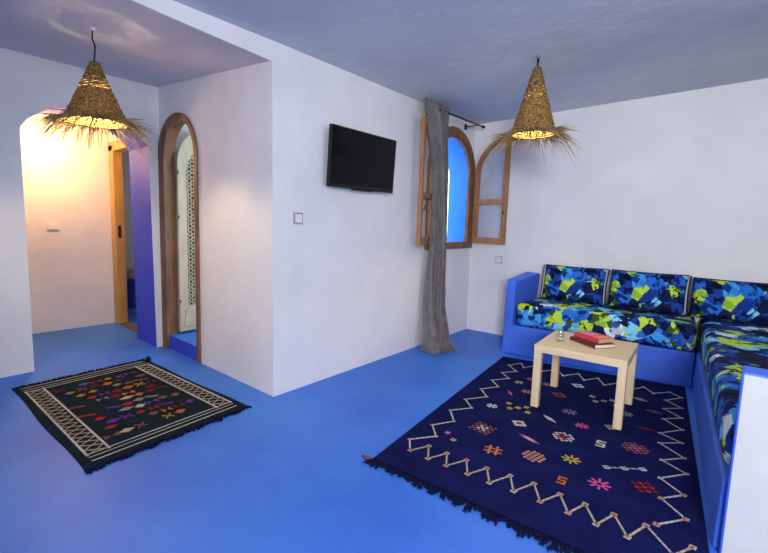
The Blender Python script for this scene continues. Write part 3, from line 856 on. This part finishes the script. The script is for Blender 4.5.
def fringe(Pa, Pb, n, lmin, lmax, out, root, mat):
    w = MB()
    for i in range(n):
        t_ = (i+random.random()*.8)/n; x = Pa[0]+(Pb[0]-Pa[0])*t_; y = Pa[1]+(Pb[1]-Pa[1])*t_
        l = random.uniform(lmin, lmax)*(1+.35*math.sin(i*.37)); a = random.uniform(-.6, .6)
        dx = out[0]*math.cos(a)-out[1]*math.sin(a); dy = out[0]*math.sin(a)+out[1]*math.cos(a)
        w.tube([(x-out[0]*.008, y-out[1]*.008, .006), (x+dx*l*.4, y+dy*l*.4, .007), (x+dx*l*.8+random.uniform(-.01,.01), y+dy*l*.8, .006), (x+dx*l, y+dy*l, .005)], [.0055, .007, .0055, .002], 5)
    o = w.build('fringe', mat, None); o.parent = root; o.matrix_parent_inverse = Matrix.Translation(-root.location)
fringe(P0, P3, 190, .035, .06, (-.05, -.99), rug, M_FRINGE)
w = MB(); w.tube([(P0[0]+.01, P0[1], .006), (P0[0]-.03, P0[1]-.015, .008), (P0[0]-.06, P0[1]-.01, .006)], [.008, .009, .004], 6)
o = w.build('corner_tassel', wool('brown'), None); o.parent = rug; o.matrix_parent_inverse = Matrix.Translation(-rug.location)

# ------------------------------------------------------------------ kilim in the hall
K = ((-3.797,.567), (-3.85,1.493), (-2.398,1.578), (-2.309,.60))   # st 00, 01, 11, 10
kil = empty('kilim_rug', (-3.1, 1.05, 0)); tag(kil, 'small dark kilim with lattice bands and coloured diamonds in the hall', 'rug')
MATS2 = [M_KIL]; IDX2 = {}
w = MB(); n = 24; T0, T1 = [], []
def kp(s_, t_, z): x, y = bil(K, s_, t_); return (x, y + .006*math.sin(9*s_), z)
for i in range(n):
    a, b = i/n, (i+1)/n
    w.hexa([kp(a,0,0), kp(b,0,0), kp(b,1,0), kp(a,1,0)], [kp(a,0,.006), kp(b,0,.006), kp(b,1,.006), kp(a,1,.006)])
def kq(pts, k):
    if k not in IDX2: MATS2.append(wool(k)); IDX2[k] = len(MATS2)-1
    A = [w.bm.verts.new(kp(s_, t_, .0076)) for s_, t_ in pts]; B = [w.bm.verts.new(kp(s_, t_, .005)) for s_, t_ in pts]
    w.bm.faces.new(A).material_index = IDX2[k]; m_ = len(pts)
    for i in range(m_): w.bm.faces.new((A[i], A[(i+1)%m_], B[(i+1)%m_], B[i])).material_index = IDX2[k]
def kline(s0, t0, s1, t1, wd, k):
    dx, dy = (s1-s0)*1.47, (t1-t0)*.95; l = math.hypot(dx, dy); nx, ny = -dy/l*wd/2/1.47, dx/l*wd/2/.95
    kq([(s0+nx, t0+ny), (s1+nx, t1+ny), (s1-nx, t1-ny), (s0-nx, t0-ny)], k)
for tc in (.105, .90):       # lattice bands along the two long sides
    for e in (-.055, .055): kline(.085, tc+e, .91, tc+e, .012, 'white')
    m_ = 19
    for i in range(m_):
        a = .09 + .815*i/m_; b = .09 + .815*(i+1)/m_
        kline(a, tc-.05, b, tc+.05, .006, 'cream'); kline(a, tc+.05, b, tc-.05, .006, 'cream')
for sc_ in (.03, .065, .095): kline(sc_, .04, sc_, .96, .007, 'white' if sc_ != .065 else 'cream')
for sc_ in (.90, .925, .955): kline(sc_, .05, sc_, .95, .007, 'white' if sc_ != .925 else 'cream')
rnd = random.Random(5)
cols = ['red','orange','gold','dred','brown','blue','purple','cream','mauve','red','orange','dred','grey','dred','brown','purple','green']
rows_ = 11
for i in range(rows_):
    for q_ in range(7):
        s_ = .15 + .70*(i+.5)/rows_ + rnd.uniform(-.01, .01); t_ = .20 + .60*(q_+.5+(.5 if i % 2 else 0)-.25)/7
        k = rnd.choice(cols); u = rnd.random()
        if rnd.random() < .28: continue
        hs, ht = rnd.uniform(.016, .024), rnd.uniform(.03, .055)
        if u < .5: kq([(s_-hs, t_), (s_, t_-ht), (s_+hs, t_), (s_, t_+ht)], k)
        elif u < .75:
            kq([(s_, t_-.004), (s_-hs, t_-ht*.8), (s_+hs, t_-ht*.8)], k); kq([(s_, t_+.004), (s_+hs, t_+ht*.8), (s_-hs, t_+ht*.8)], k)
        elif u < .88:
            kline(s_-hs, t_-ht*.7, s_+hs, t_+ht*.7, .012, k); kline(s_+hs, t_-ht*.7, s_-hs, t_+ht*.7, .012, k)
        else:
            kq([(s_-hs, t_-ht), (s_-hs*.2, t_-ht), (s_+hs, t_+ht), (s_+hs*.2, t_+ht)], k)
o = w.build('pile', MATS2, None); o.parent = kil; o.matrix_parent_inverse = Matrix.Translation(-kil.location)
fringe(K[3], K[2], 120, .02, .038, (1, .03), kil, M_FRINGE)
fringe(K[0], K[1], 70, .012, .022, (-1, 0), kil, M_FRINGE)
# turned-up corner
w = MB(); c = Vector((*K[1], 0))
pts = []
for i in range(7):
    a = i/6; pts.append((c + Vector((.03+.10*a, .01-.02*a, .012+.02*math.sin(PI*a)))))
w.tube(pts, [.012, .018, .020, .019, .016, .012, .006], 8)
o = w.build('curled_corner', M_KIL, None); o.parent = kil; o.matrix_parent_inverse = Matrix.Translation(-kil.location)

# ------------------------------------------------------------------ straw pendant lamps
def lamp(base, ztop_ceiling, zt, zr, R_, label, seed, squiggle, bulb_z, watt, droop=.08):
    rnd = random.Random(seed)
    r = empty('pendant_lamp', (base[0], base[1], ztop_ceiling)); tag(r, label, 'lamp', 'straw pendant lamps')
    h = zt - zr; z0 = zt - ztop_ceiling
    w = MB()
    if squiggle:
        pts = [(0, 0, 0), (-.015, 0, -.03), (-.020, 0, -.06), (.008, .004, -.10), (.012, 0, -.15), (-.004, 0, -.185), (.012, 0, z0+.01)]
        w.tube(pts, .0045, 8)
    else:
        w.tube([(0, 0, 0), (.002, 0, z0*.5), (0, 0, z0-.01)], .008, 8)
    w.build('cord', M_METAL, r)
    w = MB(); w.lathe([(.0, 0), (.014, -.001), (.013, -.010), (.006, -.016), (0, -.016)], 20); w.build('ceiling_rose', M_CHROME if not squiggle else M_PLAST, r)
    w = MB(); n = 34
    for i in range(n):
        a = i/(n-1)
        R_i = .022 + (R_-.022)*(a**1.06)
        gap = .24 < a < .46
        rr = h/(n-1)*(.44 if gap else .62)
        w.ring((0, 0, z0 - h*a), R_i, rr, 36, 6, 0, .0042 if gap else .0018)
        # stray wisps of straw
        for _ in range(3):
            an = rnd.uniform(0, 2*PI); q0 = Vector((math.cos(an)*(R_i+.003), math.sin(an)*(R_i+.003), z0-h*a))
            dv = Vector((math.cos(an+rnd.uniform(-1.4,1.4)), math.sin(an+rnd.uniform(-1.4,1.4)), rnd.uniform(-.6,.3)))
            w.tube([q0, q0+dv*rnd.uniform(.008,.022)], [.0012, .0006], 4)
    w.lathe([(0, z0+.004), (.018, z0+.006), (.027, z0-.004), (.018, z0-.012), (0, z0-.012)], 16)
    sh = w.build('lamp_shade', M_STRAW, r)
    w = MB(); zr_ = z0 - h
    for i in range(300):
        an = 2*PI*i/300 + rnd.uniform(-.03, .03); l = rnd.uniform(.06, .13) if rnd.random() < .6 else rnd.uniform(.13, .24)
        ca, sa = math.cos(an), math.sin(an); tw_ = rnd.uniform(-.5, .5)
        dx, dy = math.cos(an+tw_), math.sin(an+tw_)
        up_ = rnd.uniform(-.5, .12) if rnd.random() < .7 else rnd.uniform(-1.1, -.5)
        p0 = Vector((ca*(R_-.008), sa*(R_-.008), zr_+rnd.uniform(0, .015)))
        p1 = p0 + Vector((dx*l*.45, dy*l*.45, up_*l*.35)); p2 = p0 + Vector((dx*l*.85, dy*l*.85, up_*l*.9 - droop*l)); 
        w.tube([p0, p1, p2], [.0030, .0026, .0009], 4, 0, False)
    w.build('fringe', M_FRST, sh)
    w = MB(); w.tube([(0,0,bulb_z+.085), (0,0,bulb_z+.03)], .017, 12); w.build('socket', M_BLACK, r)
    w = MB(); w.lathe([(0, .035), (.014, .03), (.022, .018), (.030, -.002), (.028, -.02), (.016, -.034), (0, -.038)], 16, (0, 0, bulb_z)); w.build('bulb', M_BULB, r)
    ld = bpy.data.lights.new('lamp light', 'POINT'); ld.energy = watt*2.2; ld.color = (1.0, .76, .42); ld.shadow_soft_size = .03
    lo_ = bpy.data.objects.new('lamp light', ld); COL.objects.link(lo_); lo_.parent = r; lo_.location = (0, 0, bulb_z-.05)
    return r
lamp((-1.245, 3.193), cz(-1.245, 3.19), 2.355, 1.905, .148, 'straw cone pendant lamp hung tight to the ceiling, in front of the window shutter', 21, False, -.36, 11)
lamp((-3.006, .93), hz(-3.006)-.002, 2.14, 1.80, .168, 'straw cone pendant lamp on a kinked cord in the hall before the arch', 22, True, -.42, 11)

# corridor wall lamp
r = empty('wall_lamp', (-5.484, 1.185, 1.943)); tag(r, 'glowing wall lamp on the corridor wall seen through the arch', 'lamp')
w = MB(); w.lathe([(.0, 0), (.035, 0), (.033, .02), (.02, .03), (0, .03)], 20); bmesh.ops.rotate(w.bm, verts=w.bm.verts, matrix=Matrix.Rotation(PI/2, 3, 'Y')); w.build('lamp_base', M_PLAST, r)
w = MB(); w.lathe([(0, .03), (.02, .034), (.036, .06), (.04, .08), (.033, .105), (.015, .118), (0, .12)], 20); bmesh.ops.rotate(w.bm, verts=w.bm.verts, matrix=Matrix.Rotation(PI/2, 3, 'Y')); w.build('bulb', M_BULB2, r)
ld = bpy.data.lights.new('corridor light', 'POINT'); ld.energy = 32; ld.color = (1.0, .50, .17); ld.shadow_soft_size = .05
lo_ = bpy.data.objects.new('corridor light', ld); COL.objects.link(lo_); lo_.parent = r; lo_.location = (.45, -.05, -.05)

# washroom things: blue block with a grey tap and pale basin
b_ = empty('wash_basin', (-6.30, 2.55, 0)); tag(b_, 'pale basin with grey tap on a dark blue block in the washroom', 'basin')
w = MB(); w.box(-.145, .14, -.28, .5, 0, .38, 0, .01); w.build('block', M_BLUE, b_)
w = MB(); w.box(-.145, .17, -.24, .5, .38, .54, 0, .02); w.build('basin', M_PLAST, b_)
w = MB(); w.tube([(-.05, -.17, .53), (-.05, -.17, .68), (-.03, -.17, .70), (.08, -.17, .695), (.09, -.17, .66)], .012, 8); w.build('tap', M_CHROME, b_)

# exterior: pale wall outside the window
w = MB(); w.box(-5.2, -5.0, 4.4, 11.0, -.2, 3.6)
w.bm.free()

# ------------------------------------------------------------------ light
wd = bpy.data.worlds.new('world'); SC.world = wd; wd.use_nodes = True
bg = wd.node_tree.nodes['Background']; bg.inputs[0].default_value = (.90, .93, 1.0, 1); bg.inputs[1].default_value = 4.5
def area(name, loc, to, size, size_y, power, col):
    ld = bpy.data.lights.new(name, 'AREA'); ld.shape = 'RECTANGLE'; ld.size = size; ld.size_y = size_y; ld.energy = power; ld.color = col
    o = bpy.data.objects.new(name, ld); COL.objects.link(o); o.location = loc
    o.rotation_euler = (Vector(to)-Vector(loc)).to_track_quat('-Z', 'Y').to_euler(); return o
area('daylight at the side window', (2.40, .30, 1.55), (-1.6, 2.4, 1.1), 2.0, 1.35, 13, (1.0, .98, .96))
o = area('rear fill light', (.95, -1.55, 1.75), (-.5, 4.6, 1.35), 1.3, 1.1, 96, (1.0, .99, .98))  # lamp added before the solid rear wall to brighten the back wall
o.data.spread = math.radians(110)
area('bedroom daylight', (-2.85, 3.2, 1.6), (-4.2, 2.4, 1.2), .6, .9, 20, (.85, 1.0, 1.0))
area('washroom fill light', (-5.4, 3.9, 2.0), (-6.2, 2.2, 1.0), .5, .5, 3.0, (.95, .95, 1.0))  # unseen lamp added to lift the dark washroom

vs_ = SC.view_settings
vs_.view_transform = 'Standard'; vs_.look = 'None'; vs_.gamma = 1; vs_.exposure = 0.38; vs_.use_curve_mapping = False
